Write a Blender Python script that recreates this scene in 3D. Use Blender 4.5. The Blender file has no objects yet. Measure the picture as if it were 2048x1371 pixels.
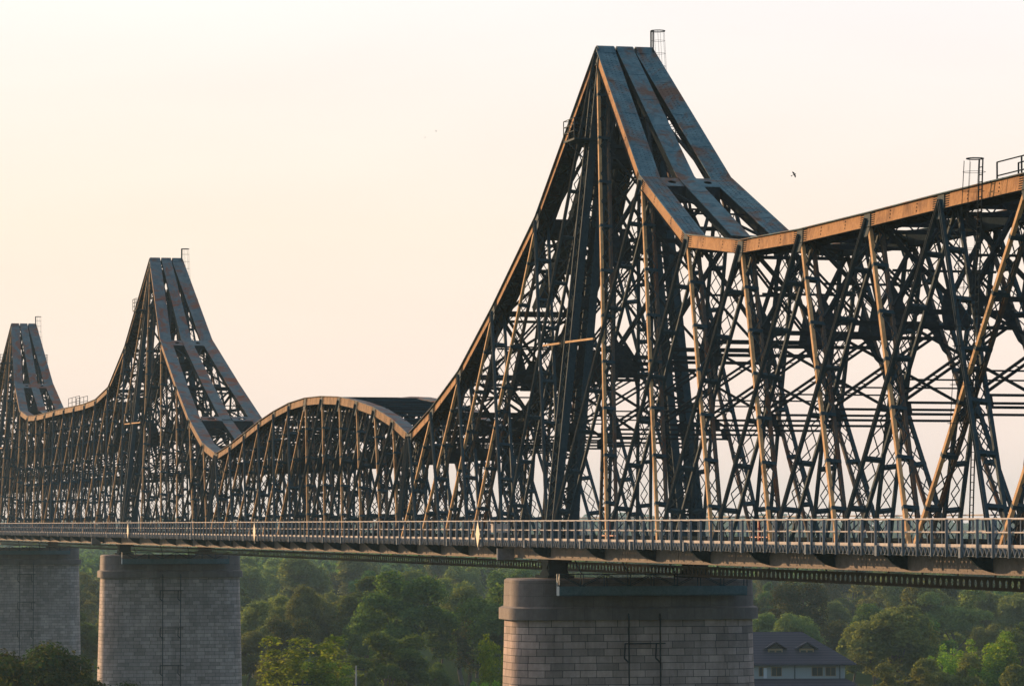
import bpy, math, random
import numpy as np
from mathutils import Vector, Matrix
random.seed(7); rng = np.random.default_rng(7)
C = bpy.context.scene.collection
R = math.radians

# ------------------------------------------------------------------ camera
FPX = 7419.7                                   # focal length in px of a 2048 px wide frame
CAM = np.array([223.25, -62.94, 0.0])
YAW, PIT = 0.24435, 0.04903
fw = np.array([-math.cos(YAW)*math.cos(PIT), math.sin(YAW)*math.cos(PIT), math.sin(PIT)])
rt = np.cross(fw, [0, 0, 1]); rt /= np.linalg.norm(rt); up = np.cross(rt, fw)
cd = bpy.data.cameras.new('camera'); cam = bpy.data.objects.new('camera', cd); C.objects.link(cam)
m = Matrix(((rt[0], up[0], -fw[0], CAM[0]), (rt[1], up[1], -fw[1], CAM[1]), (rt[2], up[2], -fw[2], CAM[2]), (0, 0, 0, 1)))
cam.matrix_world = m
cd.sensor_width = 36; cd.lens = FPX/2048*36; cd.clip_start = 1; cd.clip_end = 20000
bpy.context.scene.camera = cam

# ------------------------------------------------------------------ light
SUN_AZ = (-0.90, -0.435)                        # horizontal direction towards the sun
SUN_EL = R(10.5); GLOW = 1.0
w = bpy.data.worlds.new('World'); bpy.context.scene.world = w; w.use_nodes = True
nt = w.node_tree; bg = nt.nodes['Background']
sky = nt.nodes.new('ShaderNodeTexSky'); sky.sky_type = 'NISHITA'; sky.sun_disc = False
sky.sun_elevation = SUN_EL; sky.sun_rotation = math.atan2(SUN_AZ[0], SUN_AZ[1])
sky.air_density = 1.0; sky.dust_density = 1.6; sky.ozone_density = 1.5
tc = nt.nodes.new('ShaderNodeTexCoord')
def wnode(t, **k):
    n = nt.nodes.new(t)
    for a, v in k.items(): setattr(n, a, v)
    return n
dot = wnode('ShaderNodeVectorMath', operation='DOT_PRODUCT'); dot.inputs[1].default_value = (-.80, -.30, .52)
nt.links.new(tc.outputs['Generated'], dot.inputs[0])
front = wnode('ShaderNodeMapRange', interpolation_type='SMOOTHSTEP'); front.inputs[1].default_value = -.05; front.inputs[2].default_value = .62
nt.links.new(dot.outputs['Value'], front.inputs[0])
sep = wnode('ShaderNodeSeparateXYZ'); nt.links.new(tc.outputs['Generated'], sep.inputs[0])
el = wnode('ShaderNodeMapRange'); el.inputs[1].default_value = -.01; el.inputs[2].default_value = .17; nt.links.new(sep.outputs[2], el.inputs[0])
glow = wnode('ShaderNodeValToRGB'); ge = glow.color_ramp.elements; ge.new(.5)
for e_, (p_, c_) in zip(ge, ((0, (6.2, 4.9, 4.25)), (.5, (6.4, 5.5, 4.6)), (1, (6.35, 6.35, 6.35)))): e_.position = p_; e_.color = (*[v/10 for v in c_], 1)
nt.links.new(el.outputs[0], glow.inputs[0])
gx = wnode('ShaderNodeMix', data_type='RGBA', blend_type='MULTIPLY'); gx.inputs[0].default_value = 1; gx.inputs[7].default_value = (10*GLOW, 10*GLOW, 10*GLOW, 1)
nt.links.new(glow.outputs[0], gx.inputs[6])
bl = wnode('ShaderNodeMix', data_type='RGBA', blend_type='MULTIPLY'); bl.inputs[0].default_value = 1; bl.inputs[7].default_value = (1.15, 1.2, 1.3, 1)
nt.links.new(sky.outputs[0], bl.inputs[6])
mxw = wnode('ShaderNodeMix', data_type='RGBA'); nt.links.new(front.outputs[0], mxw.inputs[0]); nt.links.new(bl.outputs[2], mxw.inputs[6]); nt.links.new(gx.outputs[2], mxw.inputs[7])
dr = wnode('ShaderNodeVectorMath', operation='DOT_PRODUCT'); dr.inputs[1].default_value = tuple(rt); nt.links.new(tc.outputs['Generated'], dr.inputs[0])
lr = wnode('ShaderNodeMapRange', interpolation_type='SMOOTHSTEP'); lr.inputs[1].default_value = -.16; lr.inputs[2].default_value = .14; nt.links.new(dr.outputs['Value'], lr.inputs[0])
tint = wnode('ShaderNodeMix', data_type='RGBA'); nt.links.new(lr.outputs[0], tint.inputs[0]); tint.inputs[6].default_value = (1.01, 1.0, .985, 1); tint.inputs[7].default_value = (.99, .99, 1.02, 1)
fin = wnode('ShaderNodeMix', data_type='RGBA', blend_type='MULTIPLY'); fin.inputs[0].default_value = 1; nt.links.new(mxw.outputs[2], fin.inputs[6]); nt.links.new(tint.outputs[2], fin.inputs[7])
wm = wnode('ShaderNodeMapping'); wm.inputs['Scale'].default_value = (1, 1, 4); nt.links.new(tc.outputs['Generated'], wm.inputs[0])
wn_ = wnode('ShaderNodeTexNoise'); wn_.inputs['Scale'].default_value = 5; wn_.inputs['Detail'].default_value = 5; wn_.inputs['Distortion'].default_value = .4; nt.links.new(wm.outputs[0], wn_.inputs['Vector'])
wr = wnode('ShaderNodeMapRange'); wr.inputs[1].default_value = .3; wr.inputs[2].default_value = .7; wr.inputs[3].default_value = .955; wr.inputs[4].default_value = 1.02; nt.links.new(wn_.outputs['Fac'], wr.inputs[0])
wf_ = wnode('ShaderNodeVectorMath', operation='SCALE'); nt.links.new(fin.outputs[2], wf_.inputs[0]); nt.links.new(wr.outputs[0], wf_.inputs['Scale'])
nt.links.new(wf_.outputs[0], bg.inputs[0]); bg.inputs[1].default_value = 0.12
sd = bpy.data.lights.new('sun', 'SUN'); sd.energy = 5.0; sd.angle = R(0.6); sd.color = (1.0, 0.60, 0.30)
so = bpy.data.objects.new('sun', sd); C.objects.link(so)
sv = Vector((SUN_AZ[0]*math.cos(SUN_EL), SUN_AZ[1]*math.cos(SUN_EL), math.sin(SUN_EL)))
so.rotation_euler = sv.to_track_quat('Z', 'Y').to_euler(); so.location = (0, 0, 200)
vs = bpy.context.scene.view_settings
vs.view_transform = 'Standard'; vs.look = 'None'; vs.gamma = 1; vs.exposure = 0.5

# ------------------------------------------------------------------ helpers
def n3(v): v = np.asarray(v, float); return v/np.linalg.norm(v)
def at(x, y, dist):                            # point seen at photo pixel x, y at a distance along the view
    return CAM + dist*(fw + rt*(x-1024)/FPX + up*(685.5-y)/FPX)

class MB:
    def __init__(s): s.v = []; s.f = []
    def prism(s, p0, p1, a, b):
        k = len(s.v); p0 = np.asarray(p0, float); p1 = np.asarray(p1, float)
        for p in (p0, p1):
            s.v += [p-a-b, p+a-b, p+a+b, p-a+b]
        s.f += [(k, k+3, k+2, k+1), (k+4, k+5, k+6, k+7), (k, k+1, k+5, k+4), (k+1, k+2, k+6, k+5), (k+2, k+3, k+7, k+6), (k+3, k, k+4, k+7)]
    def bar(s, p0, p1, wd, ht, hint=(0, 0, 1)):      # wd across, ht along the hint
        p0 = np.asarray(p0, float); p1 = np.asarray(p1, float); d = p1-p0
        a = np.cross(d, hint); L = np.linalg.norm(a)
        if L < 1e-6: a = np.cross(d, (1, 0, 0)); L = np.linalg.norm(a)
        a = a/L; b = n3(np.cross(a, d))
        s.prism(p0, p1, a*wd/2, b*ht/2)
    def box(s, c, sx, sy, sz):
        c = np.asarray(c, float)
        s.prism(c-np.array([sx/2, 0, 0]), c+np.array([sx/2, 0, 0]), np.array([0, sy/2, 0]), np.array([0, 0, sz/2]))
    def span(s, x0, x1, y0, y1, z0, z1): s.box(((x0+x1)/2, (y0+y1)/2, (z0+z1)/2), x1-x0, y1-y0, z1-z0)
    def poly(s, pts, n, t):                    # plate of thickness t from a polygon
        k = len(s.v); n = np.asarray(n, float)*t/2; q = len(pts)
        s.v += [np.asarray(p, float)+n for p in pts]+[np.asarray(p, float)-n for p in pts]
        s.f.append(tuple(range(k, k+q))); s.f.append(tuple(range(k+2*q-1, k+q-1, -1)))
        for i in range(q):
            j = (i+1) % q; s.f.append((k+i, k+q+i, k+q+j, k+j))
    def tube(s, p0, p1, r0, r1=None, n=8):
        r1 = r0 if r1 is None else r1
        p0 = np.asarray(p0, float); p1 = np.asarray(p1, float); d = n3(p1-p0)
        a = n3(np.cross(d, (0, 0, 1) if abs(d[2]) < .9 else (1, 0, 0))); b = np.cross(d, a); k = len(s.v)
        for p, r in ((p0, r0), (p1, r1)):
            for i in range(n):
                t = 2*math.pi*i/n; s.v.append(p+r*(a*math.cos(t)+b*math.sin(t)))
        for i in range(n):
            j = (i+1) % n; s.f.append((k+i, k+j, k+n+j, k+n+i))
        s.f.append(tuple(range(k+n-1, k-1, -1))); s.f.append(tuple(range(k+n, k+2*n)))
    def ring(s, c, r, t, n=10, a0=0, a1=2*math.pi, ax=(1, 0, 0), ay=(0, 1, 0)):
        P = [np.asarray(c, float)+r*(math.cos(a0+(a1-a0)*i/n)*np.asarray(ax, float)+math.sin(a0+(a1-a0)*i/n)*np.asarray(ay, float)) for i in range(n+1)]
        for p, q in zip(P[:-1], P[1:]): s.tube(p, q, t, n=5)
    def build(s, name, mat, parent=None, loc=(0, 0, 0), smooth=False):
        me = bpy.data.meshes.new(name)
        me.from_pydata([tuple(p) for p in s.v], [], s.f); me.materials.append(mat)
        if smooth: me.polygons.foreach_set('use_smooth', [True]*len(me.polygons))
        o = bpy.data.objects.new(name, me); C.objects.link(o); o.location = loc
        if parent is not None: o.parent = parent
        return o

def tag(o, label=None, cat=None, group=None, kind=None):
    if label: o['label'] = label
    if cat: o['category'] = cat
    if group: o['group'] = group
    if kind: o['kind'] = kind
    return o
def empty(name, loc=(0, 0, 0)):
    o = bpy.data.objects.new(name, None); C.objects.link(o); o.location = loc; o.empty_display_size = .5; return o

# ------------------------------------------------------------------ materials
def mat(name, rough=.6):
    m = bpy.data.materials.new(name); m.use_nodes = True
    b = m.node_tree.nodes['Principled BSDF']; b.inputs['Roughness'].default_value = rough
    return m, m.node_tree, b
def ramp(nt, src, stops):
    r = nt.nodes.new('ShaderNodeValToRGB'); e = r.color_ramp.elements
    while len(e) < len(stops): e.new(.5)
    for x, (p, c) in zip(e, stops): x.position = p; x.color = (*c, 1)
    nt.links.new(src, r.inputs[0]); return r.outputs[0]
def noise(nt, scale, detail=4, rough=.6, vec=None, dist=0):
    n = nt.nodes.new('ShaderNodeTexNoise'); n.inputs['Scale'].default_value = scale; n.inputs['Detail'].default_value = detail
    n.inputs['Roughness'].default_value = rough; n.inputs['Distortion'].default_value = dist
    if vec is not None: nt.links.new(vec, n.inputs['Vector'])
    return n.outputs['Fac']
def mixc(nt, fac, a, b, mode='MIX'):
    x = nt.nodes.new('ShaderNodeMix'); x.data_type = 'RGBA'; x.blend_type = mode
    for i, v in ((0, fac), (6, a), (7, b)):
        if isinstance(v, (int, float)): x.inputs[i].default_value = v
        elif isinstance(v, tuple): x.inputs[i].default_value = (*v, 1)
        else: nt.links.new(v, x.inputs[i])
    return x.outputs[2]
def gcoord(nt, sc=(1, 1, 1)):
    g = nt.nodes.new('ShaderNodeNewGeometry'); mp = nt.nodes.new('ShaderNodeMapping'); mp.inputs['Scale'].default_value = sc
    nt.links.new(g.outputs['Position'], mp.inputs[0]); return mp.outputs[0]
def steel(name, c0, c1, rust, amt=.5, rough=.5, spec=.5):
    m, nt, b = mat(name, rough)
    base = ramp(nt, noise(nt, 1.3, 6, .75, gcoord(nt), .8), [(.36, c0), (.62, c1)])
    rm = ramp(nt, noise(nt, .55, 7, .72, gcoord(nt, (1, 1, .6)), .6), [(amt, (0, 0, 0)), (amt+.14, (1, 1, 1))])
    fine = noise(nt, 7, 4, .7, gcoord(nt))
    c = mixc(nt, rm, base, rust)
    c = mixc(nt, .5, c, ramp(nt, fine, [(.3, (.55, .55, .55)), (.7, (1, 1, 1))]), 'MULTIPLY')
    nt.links.new(c, b.inputs['Base Color']); b.inputs['Specular IOR Level'].default_value = 0 if 'dark' in name else .05; b.inputs['Roughness'].default_value = .75
    bp = nt.nodes.new('ShaderNodeBump'); bp.inputs['Strength'].default_value = .35; bp.inputs['Distance'].default_value = .03
    vo = nt.nodes.new('ShaderNodeTexVoronoi'); vo.inputs['Scale'].default_value = 6; nt.links.new(gcoord(nt), vo.inputs['Vector'])
    nt.links.new(vo.outputs['Distance'], bp.inputs['Height']); nt.links.new(bp.outputs[0], b.inputs['Normal'])
    return m
M = {}
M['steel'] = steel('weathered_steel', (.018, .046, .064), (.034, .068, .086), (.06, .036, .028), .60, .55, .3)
M['lit'] = steel('sunlit_steel', (.46, .27, .13), (.62, .39, .20), (.24, .12, .055), .56, .6, .3)  # bright copy of the strut steel, sunlight put into the colour
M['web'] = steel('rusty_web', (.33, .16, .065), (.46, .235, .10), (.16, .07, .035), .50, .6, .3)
M['lit2'] = steel('dim_sunlit_strut', (.26, .155, .08), (.40, .245, .125), (.14, .07, .035), .48)  # weaker sunlit copy for the far spans, sunlight put into the colour
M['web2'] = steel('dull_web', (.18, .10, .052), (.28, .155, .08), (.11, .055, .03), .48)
M['mid'] = steel('shaded_steel', (.055, .06, .062), (.10, .085, .07), (.10, .045, .03), .5)  # shaded copy for the inner legs, shade put into the colour
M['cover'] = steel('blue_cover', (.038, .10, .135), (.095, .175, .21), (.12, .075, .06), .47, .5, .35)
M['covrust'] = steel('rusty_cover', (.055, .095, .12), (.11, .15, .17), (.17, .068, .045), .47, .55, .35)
M['dark'] = steel('dark_steel', (.018, .026, .031), (.03, .04, .046), (.045, .026, .018), .58, .6, .25)
M['rail'] = steel('grey_railing', (.46, .42, .39), (.60, .54, .49), (.22, .12, .08), .66)
M['railb'] = steel('blue_railing', (.13, .17, .21), (.19, .23, .265), (.09, .065, .06), .66, .6, .3)
M['gird'] = steel('grey_girder', (.19, .165, .15), (.27, .235, .21), (.15, .11, .085), .6, .6, .3)
M['teal'] = steel('teal_plate', (.085, .15, .175), (.12, .19, .22), (.12, .12, .10), .66)
m_, nt_, b_ = mat('cradle_grey', .6); b_.inputs['Base Color'].default_value = (.45, .47, .47, 1); M['pale'] = m_
m_, nt_, b_ = mat('black_feather', .7); b_.inputs['Base Color'].default_value = (.012, .012, .014, 1); M['black'] = m_
m_, nt_, b_ = mat('sign_face', .5); b_.inputs['Base Color'].default_value = (.30, .28, .20, 1); M['sign'] = m_
m_, nt_, b_ = mat('red_paint', .5); b_.inputs['Base Color'].default_value = (.30, .03, .02, 1); M['red'] = m_

def stone(name, c1, c2, mortar, bw, bh, msize):
    m, nt, b = mat(name, .85)
    uv = nt.nodes.new('ShaderNodeUVMap')
    dn = nt.nodes.new('ShaderNodeMapping')
    nt.links.new(uv.outputs[0], dn.inputs[0])
    br = nt.nodes.new('ShaderNodeTexBrick'); br.offset = .5; br.inputs['Scale'].default_value = 1
    br.inputs['Brick Width'].default_value = bw; br.inputs['Row Height'].default_value = bh; br.inputs['Mortar Size'].default_value = msize
    br.inputs['Color1'].default_value = (*c1, 1); br.inputs['Color2'].default_value = (*c2, 1); br.inputs['Mortar'].default_value = (*mortar, 1)
    br.inputs['Mortar Smooth'].default_value = .3; br.squash = 1.35; br.squash_frequency = 3; br.inputs['Bias'].default_value = -.1
    nt.links.new(dn.outputs[0], br.inputs['Vector'])
    big = ramp(nt, noise(nt, .28, 6, .65, gcoord(nt)), [(.3, (.55, .55, .57)), (.68, (1, 1, 1))])
    fine = ramp(nt, noise(nt, 3.2, 6, .75, gcoord(nt)), [(.25, (.6, .58, .56)), (.75, (1.0, 1, 1))])
    streak = ramp(nt, noise(nt, 1.1, 5, .7, gcoord(nt, (1, 1, .12))), [(.35, (.62, .61, .6)), (.62, (1, 1, 1))])
    c = mixc(nt, .8, br.outputs['Color'], big, 'MULTIPLY'); c = mixc(nt, .8, c, fine, 'MULTIPLY'); c = mixc(nt, .75, c, streak, 'MULTIPLY')
    nt.links.new(c, b.inputs['Base Color'])
    bp = nt.nodes.new('ShaderNodeBump'); bp.inputs['Strength'].default_value = .6; bp.inputs['Distance'].default_value = .05
    mx = nt.nodes.new('ShaderNodeMath'); mx.operation = 'MULTIPLY_ADD'; mx.inputs[1].default_value = -1; nt.links.new(br.outputs['Fac'], mx.inputs[0])
    nt.links.new(noise(nt, 4, 5, .7, gcoord(nt)), mx.inputs[2]); nt.links.new(mx.outputs[0], bp.inputs['Height']); nt.links.new(bp.outputs[0], b.inputs['Normal'])
    return m
M['stone'] = stone('coursed_stone', (.66, .49, .43), (.31, .24, .215), (.055, .048, .046), 1.08, .44, .021)
M['stone2'] = stone('weathered_coursed_stone', (.62, .50, .45), (.33, .275, .25), (.10, .09, .088), .85, .40, .022)
M['cap'] = stone('cap_stone', (.25, .205, .19), (.18, .155, .145), (.10, .095, .09), 1.3, .8, .012)

def leafmat(name, a, b2, c3):
    m, nt, b = mat(name, .9); b.inputs['Specular IOR Level'].default_value = .04
    g = nt.nodes.new('ShaderNodeNewGeometry')
    c = ramp(nt, g.outputs['Random Per Island'], [(0, a), (.55, b2), (1, c3)])
    oi = nt.nodes.new('ShaderNodeObjectInfo')
    h = nt.nodes.new('ShaderNodeHueSaturation'); nt.links.new(c, h.inputs['Color'])
    mr = nt.nodes.new('ShaderNodeMapRange'); mr.inputs[3].default_value = .47; mr.inputs[4].default_value = .53
    nt.links.new(oi.outputs['Random'], mr.inputs[0]); nt.links.new(mr.outputs[0], h.inputs['Hue'])
    mr2 = nt.nodes.new('ShaderNodeMapRange'); mr2.inputs[3].default_value = .7; mr2.inputs[4].default_value = 1.25
    nt.links.new(oi.outputs['Random'], mr2.inputs[0]); nt.links.new(mr2.outputs[0], h.inputs['Value'])
    nt.links.new(h.outputs[0], b.inputs['Base Color'])
    tr = nt.nodes.new('ShaderNodeBsdfTranslucent'); nt.links.new(mixc(nt, 1.0, h.outputs[0], (1.35, 1.25, .7), 'MULTIPLY'), tr.inputs[0])
    ms = nt.nodes.new('ShaderNodeMixShader'); ms.inputs[0].default_value = .5
    nt.links.new(b.outputs[0], ms.inputs[1]); nt.links.new(tr.outputs[0], ms.inputs[2])
    nt.links.new(ms.outputs[0], nt.nodes['Material Output'].inputs[0])
    return m
M['leaf_willow'] = leafmat('willow_leaf', (.10, .145, .052), (.135, .185, .062), (.18, .22, .075))
M['leaf_green'] = leafmat('green_leaf', (.05, .105, .03), (.07, .135, .034), (.11, .175, .042))
M['leaf_poplar'] = leafmat('poplar_leaf', (.09, .18, .02), (.15, .26, .03), (.26, .34, .05))
M['leaf_dark'] = leafmat('dark_leaf', (.02, .045, .018), (.035, .06, .02), (.08, .075, .025))
m_, nt_, b_ = mat('bark', .9)
nt_.links.new(ramp(nt_, noise(nt_, 2, 5, .7, gcoord(nt_)), [(.3, (.05, .04, .03)), (.7, (.13, .11, .085))]), b_.inputs['Base Color']); M['bark'] = m_
m_, nt_, b_ = mat('ground_cover', 1); b_.inputs['Specular IOR Level'].default_value = 0
nt_.links.new(ramp(nt_, noise(nt_, .03, 8, .7, gcoord(nt_)), [(.3, (.012, .024, .009)), (.7, (.028, .045, .015))]), b_.inputs['Base Color']); M['ground'] = m_

# ------------------------------------------------------------------ bridge geometry
ZB = -2.1                                      # underside of the bottom chords
def P(X, h, side, ins=0.0): return np.array([X, side*(5.0-.1*h-ins), ZB+h])
ANCH = [0, 13.3, 24.0, 34.4, 44.5, 54.7, 64.7, 75.2, 85.3, 95.5, 105.6, 116.0, 126.7, 140]
AH = [32, 22.7, 18.4, 17.3, 17.1, 17.1, 17.15, 17.15, 17.1, 17.1, 17.3, 18.4, 22.7, 32]

def chord_frame(p0, p1, side):
    d = n3(p1-p0); n = n3(np.array([0, side, .1*abs(side)]))     # outward normal of the leaning plane
    n = n3(n-d*(n@d)); dn = np.cross(d, n); dn = dn if dn[2] < 0 else -dn
    return d, n, dn
def top_chord(nodes, side, parent, wd=1.08, dp=.68, near_span=False):
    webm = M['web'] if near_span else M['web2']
    web = MB(); cov = MB(); lat = MB(); gus = MB()
    for i, ((x0, h0), (x1, h1)) in enumerate(zip(nodes[:-1], nodes[1:])):
        p0, p1 = P(x0, h0, side), P(x1, h1, side); d, n, dn = chord_frame(p0, p1, side); L = np.linalg.norm(p1-p0)
        inn = -n
        cov.prism(p0+inn*wd/2, p1+inn*wd/2, n*(wd/2+.09), dn*.025)
        k = int(L//4.5)+1
        for j in range(1, k):                          # cover plate splices
            q = p0+d*L*j/k+inn*wd/2-dn*.03; cov.prism(q-d*.35, q+d*.35, n*(wd/2-.04), dn*.012)
        if near_span:
            for j in range(int(L/.3)):
                for off in (.10, .42, .66, .98): q = p0+d*(j+.5)*.3+inn*off-dn*.035; cov.prism(q-d*.035, q+d*.035, n*.035, dn*.012)
        for off in (.06, wd-.06):
            (web if off < .5 else lat).prism(p0+inn*off+dn*(dp/2+.026), p1+inn*off+dn*(dp/2+.026), n*.02, dn*(dp/2-.002))  # inner web goes dark with the lacing: shade between chords put into its colour
            lat.prism(p0+inn*off+dn*(dp+.04), p1+inn*off+dn*(dp+.04), n*.10, dn*.014)
        m = max(2, int(L/1.3))
        for j in range(m):                             # underside lacing and diaphragms
            a, b = p0+d*L*j/m, p0+d*L*(j+1)/m
            o1, o2 = (.12, wd-.12) if j % 2 else (wd-.12, .12)
            lat.bar(a+inn*o1+dn*dp, b+inn*o2+dn*dp, .12, .02, dn)
            if j: lat.prism(a+inn*.085+dn*dp/2, a+inn*(wd-.085)+dn*dp/2, d*.02, dn*(dp/2-.04))
        for t in (.32, .68):                           # triple bolt holes on the outer web
            for q in (-.17, 0, .17):
                c = p0+d*L*t+inn*.035+dn*(dp/2+q); lat.prism(c-n*.0, c+n*.012, d*.035, dn*.035)
        for e, c in ((1, p0), (-1, p1)):               # finger splice near every node
            for q in range(6):
                cc = c+d*e*(.75+.0)+inn*.036+dn*(.08+q*.105); lat.prism(cc-d*.28, cc+d*.28, n*.012, dn*.022)
    PL = []
    for i, (x, h) in enumerate(nodes):
        p = P(x, h, side)
        a = nodes[max(0, i-1)]; b = nodes[min(len(nodes)-1, i+1)]
        d, n, dn = chord_frame(P(a[0], a[1], side), P(b[0], b[1], side), side)
        for off in (.012, wd-.012):
            c = p-n*off+dn*.42; s_ = 1 if off < .5 else -1
            g_ = MB(); PL.append(g_)
            g_.poly([c-d*.42-dn*.36, c+d*.42-dn*.36, c+d*.55+dn*.32, c+d*.28+dn*.75, c-d*.28+dn*.75, c-d*.55+dn*.32], n, .04)
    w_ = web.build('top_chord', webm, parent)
    for g_ in PL: g_.build('gusset_plate', M['steel'], w_)
    return w_, cov, lat, gus
def finish_chord(w_, cov, lat, gus, cm):
    cov.build('cover_plate', cm, w_); lat.build('lacing', M['dark'], w_); pass

def member(p0, p1, side, wide, parent, D=.72, lw=.30, name='diagonal'):
    """laced two-legged strut: legs at +-D/2 across the truss plane"""
    d = n3(p1-p0); n = n3(np.array([0, side, .1])); n = n3(n-d*(n@d)); s = np.cross(d, n); L = np.linalg.norm(p1-p0)
    leg = MB(); lg0 = leg; lgi = MB(); lac = MB()
    for sg in (1, -1):
        c = n*sg*D/2; leg = lg0 if sg > 0 else lgi
        leg.prism(p0+c, p1+c, s*lw/2, n*.014)
        fd = .075
        for q in (1, -1):
            if wide: cc = c-n*sg*(fd+.015)+s*q*(lw/2-.012)
            else: cc = c+n*sg*(fd+.015)+s*q*(lw/2-.012)
            leg.prism(p0+cc, p1+cc, s*.012, n*fd)
    zs = .95; m = max(3, int(L/zs)); e = D/2-.10
    for q in (1, -1):
        o = s*q*(lw/2+.012)
        for j in range(m):
            a, b = p0+d*L*j/m+o, p0+d*L*(j+1)/m+o
            t = 1 if (j+(q > 0)) % 2 else -1
            lac.bar(a+n*t*e, b-n*t*e, .06, .016, s)
    k = max(1, int(L/3.1))
    for j in range(1, k+1):
        c = p0+d*L*(j/(k+1)); 
        lac.prism(c-n*(D/2+.02), c+n*(D/2+.02), d*.10, s*(lw/2+.015))
    o = lg0.build(name, (M['lit'] if parent.name == 'cantilever_bridge_span' else M['lit2']) if wide and side < 0 else M['steel'], parent)  # broad near-side outer legs take the colour with sunlight painted in
    lgi.build('inner_leg', M['mid'] if wide else M['steel'], o)  # same steel in life, painted darker here for the shade
    lac.build('lacing', M['steel'], o)
    return o

def diagonals(nodes, side, parent, away):
    """double Warren web; away(xtop, xbottom) -> True for the broad plated struts"""
    for i in range(len(nodes)-1):
        (x0, h0), (x1, h1) = nodes[i], nodes[i+1]
        for (xt, ht), xb in (((x0, h0), x1), ((x1, h1), x0)):
            wide = away(xt, xb)
            ins = .40
            member(P(xb, .55, side, ins), P(xt, ht-.35, side, ins), side, wide, parent, D=.74, lw=.225 if wide else .20)

def pylon(X, H, parent, sides=(-1, 1)):
    for side in sides:
        leg = MB(); lac = MB()
        b, t = P(X, .4, side, .70), P(X, H-.6, side, .62)
        def corner(u, sx, sy):
            wdt = .78-.22*u; return b+(t-b)*u+np.array([sx*wdt, sy*wdt*.95, 0])
        for sx in (-1, 1):
            for sy in (-1, 1):
                leg.bar(corner(0, sx, sy)-np.array([0, sy*.13, 0]), corner(1, sx, sy)-np.array([0, sy*.13, 0]), .14, .48, (0, 1, 0))
        m = 44
        for j in range(m):
            u0, u1 = j/m, (j+1)/m
            for s_ in (-1, 1):
                lac.bar(corner(u0, s_, -1), corner(u1, s_, 1), .09, .03, (1, 0, 0)); lac.bar(corner(u0, s_, 1), corner(u1, s_, -1), .09, .03, (1, 0, 0))
                lac.bar(corner(u0, -1, s_), corner(u1, 1, s_), .09, .03, (0, 1, 0)); lac.bar(corner(u0, 1, s_), corner(u1, -1, s_), .09, .03, (0, 1, 0))
            if j % 11 == 0:
                for s_ in (-1, 1):
                    lac.bar(corner(u0, s_, -1), corner(u0, s_, 1), .5, .05, (1, 0, 0)); lac.bar(corner(u0, -1, s_), corner(u0, 1, s_), .5, .05, (0, 1, 0))
        o = leg.build('tower_post', M['steel'], parent); lac.build('lacing', M['dark'], o)

def sway(xb, xt, H, parent, deep=False):
    """cross frame in the leaning plane of a pair of opposite diagonals"""
    b = MB()
    def q(h, y, ins=.75):                      # y in -1..1 across
        u = h/H; X = xb+(xt-xb)*u; return np.array([X, y*(5-.1*h-ins), ZB+h])
    def lat2(pa, pb, w0=.13, gap=.3):          # two parallel bars with ties
        v = np.array([0, 0, gap/2]); b.bar(pa+v, pb+v, w0, .11); b.bar(pa-v, pb-v, w0, .11)
        for k in range(1, 8):
            c = pa+(pb-pa)*k/8; c2 = pa+(pb-pa)*(k+.5)/8; b.bar(c+v, c2-v, .05, .03, (1, 0, 0))
    if deep: b.bar(q(7.45, -1), q(7.45, 1), .12, .95); b.bar(q(7.0, -1), q(7.0, 1), .4, .1)
    b.bar(q(7.25, -1), q(7.25, 1), .16, .12); b.bar(q(7.8, -1), q(7.8, 1), .16, .12)
    for s_ in (-1, 1):                         # knee gussets
        b.poly([q(7.15, s_), q(8.0, s_), q(7.8, s_*.9), q(7.25, s_*.9)], (1, 0, 0), .05)
    if not deep: b.bar(q(8.9, -1), q(8.9, 1), .08, .08)
    tops = []
    lo = 8.0
    if H > 14.5: lv = [12.2]+([19.5] if H > 21 else [])+([25.5] if H > 30 else [])
    else: lv = []
    for hv in lv:
        lat2(q(lo, -1), q(hv-.3, 1)); b.bar(q(lo, 1), q(hv-.3, -1), .15, .15)
        b.bar(q(hv, -1), q(hv, 1), .2, .24); b.bar(q(hv-.75, -1), q(hv-.75, 1), .18, .18)
        c = .20
        b.poly([q(hv+.15, -c), q(hv+1.15, -c*.35), q(hv+1.15, c*.35), q(hv+.15, c), q(hv-.9, c*1.1), q(hv-.9, -c*1.1)], (1, 0, 0), .05)
        for s_ in (-1, 1):                      # arched knee plates
            pts = [q(hv+.1, s_), q(hv-1.7, s_)]+[q(hv-1.7+1.6*math.sin(t), s_*(1-.07-.24*(1-math.cos(t)))) for t in (.2, .6, 1.0, 1.4)]
            b.poly(pts, (1, 0, 0), .05)
            b.poly([q(hv, s_), q(hv+1.6, s_), q(hv+1.0, s_*.9), q(hv, s_*.75)], (1, 0, 0), .05)
        lo = hv+.1
    top = H-.95
    if top-lo > 1.5:
        c = q(lo+.6, 0)
        b.bar(c, q(top, -1, .95), .16, .22); b.bar(c, q(top, 1, .95), .16, .22); b.bar(c, q(top, 0), .14, .14)
        lat2(q(lo, -1), q(top, 0)); lat2(q(lo, 1), q(top, 0))
        b.bar(q(lo+(top-lo)*.5, -1, .95), q(lo+(top-lo)*.5, 1, .95), .10, .12)
    b.bar(q(top, -1), q(top, 1), .2, .18); b.bar(q(H-.35, -1), q(H-.35, 1), .2, .18)
    for k in range(10):
        a, c = -1+.2*k, -1+.2*(k+1); h0, h1 = (top, H-.35) if k % 2 else (H-.35, top)
        b.bar(q(h0, a), q(h1, c), .06, .05, (1, 0, 0))
    return b.build('sway_frame', M['dark'], parent)

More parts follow.
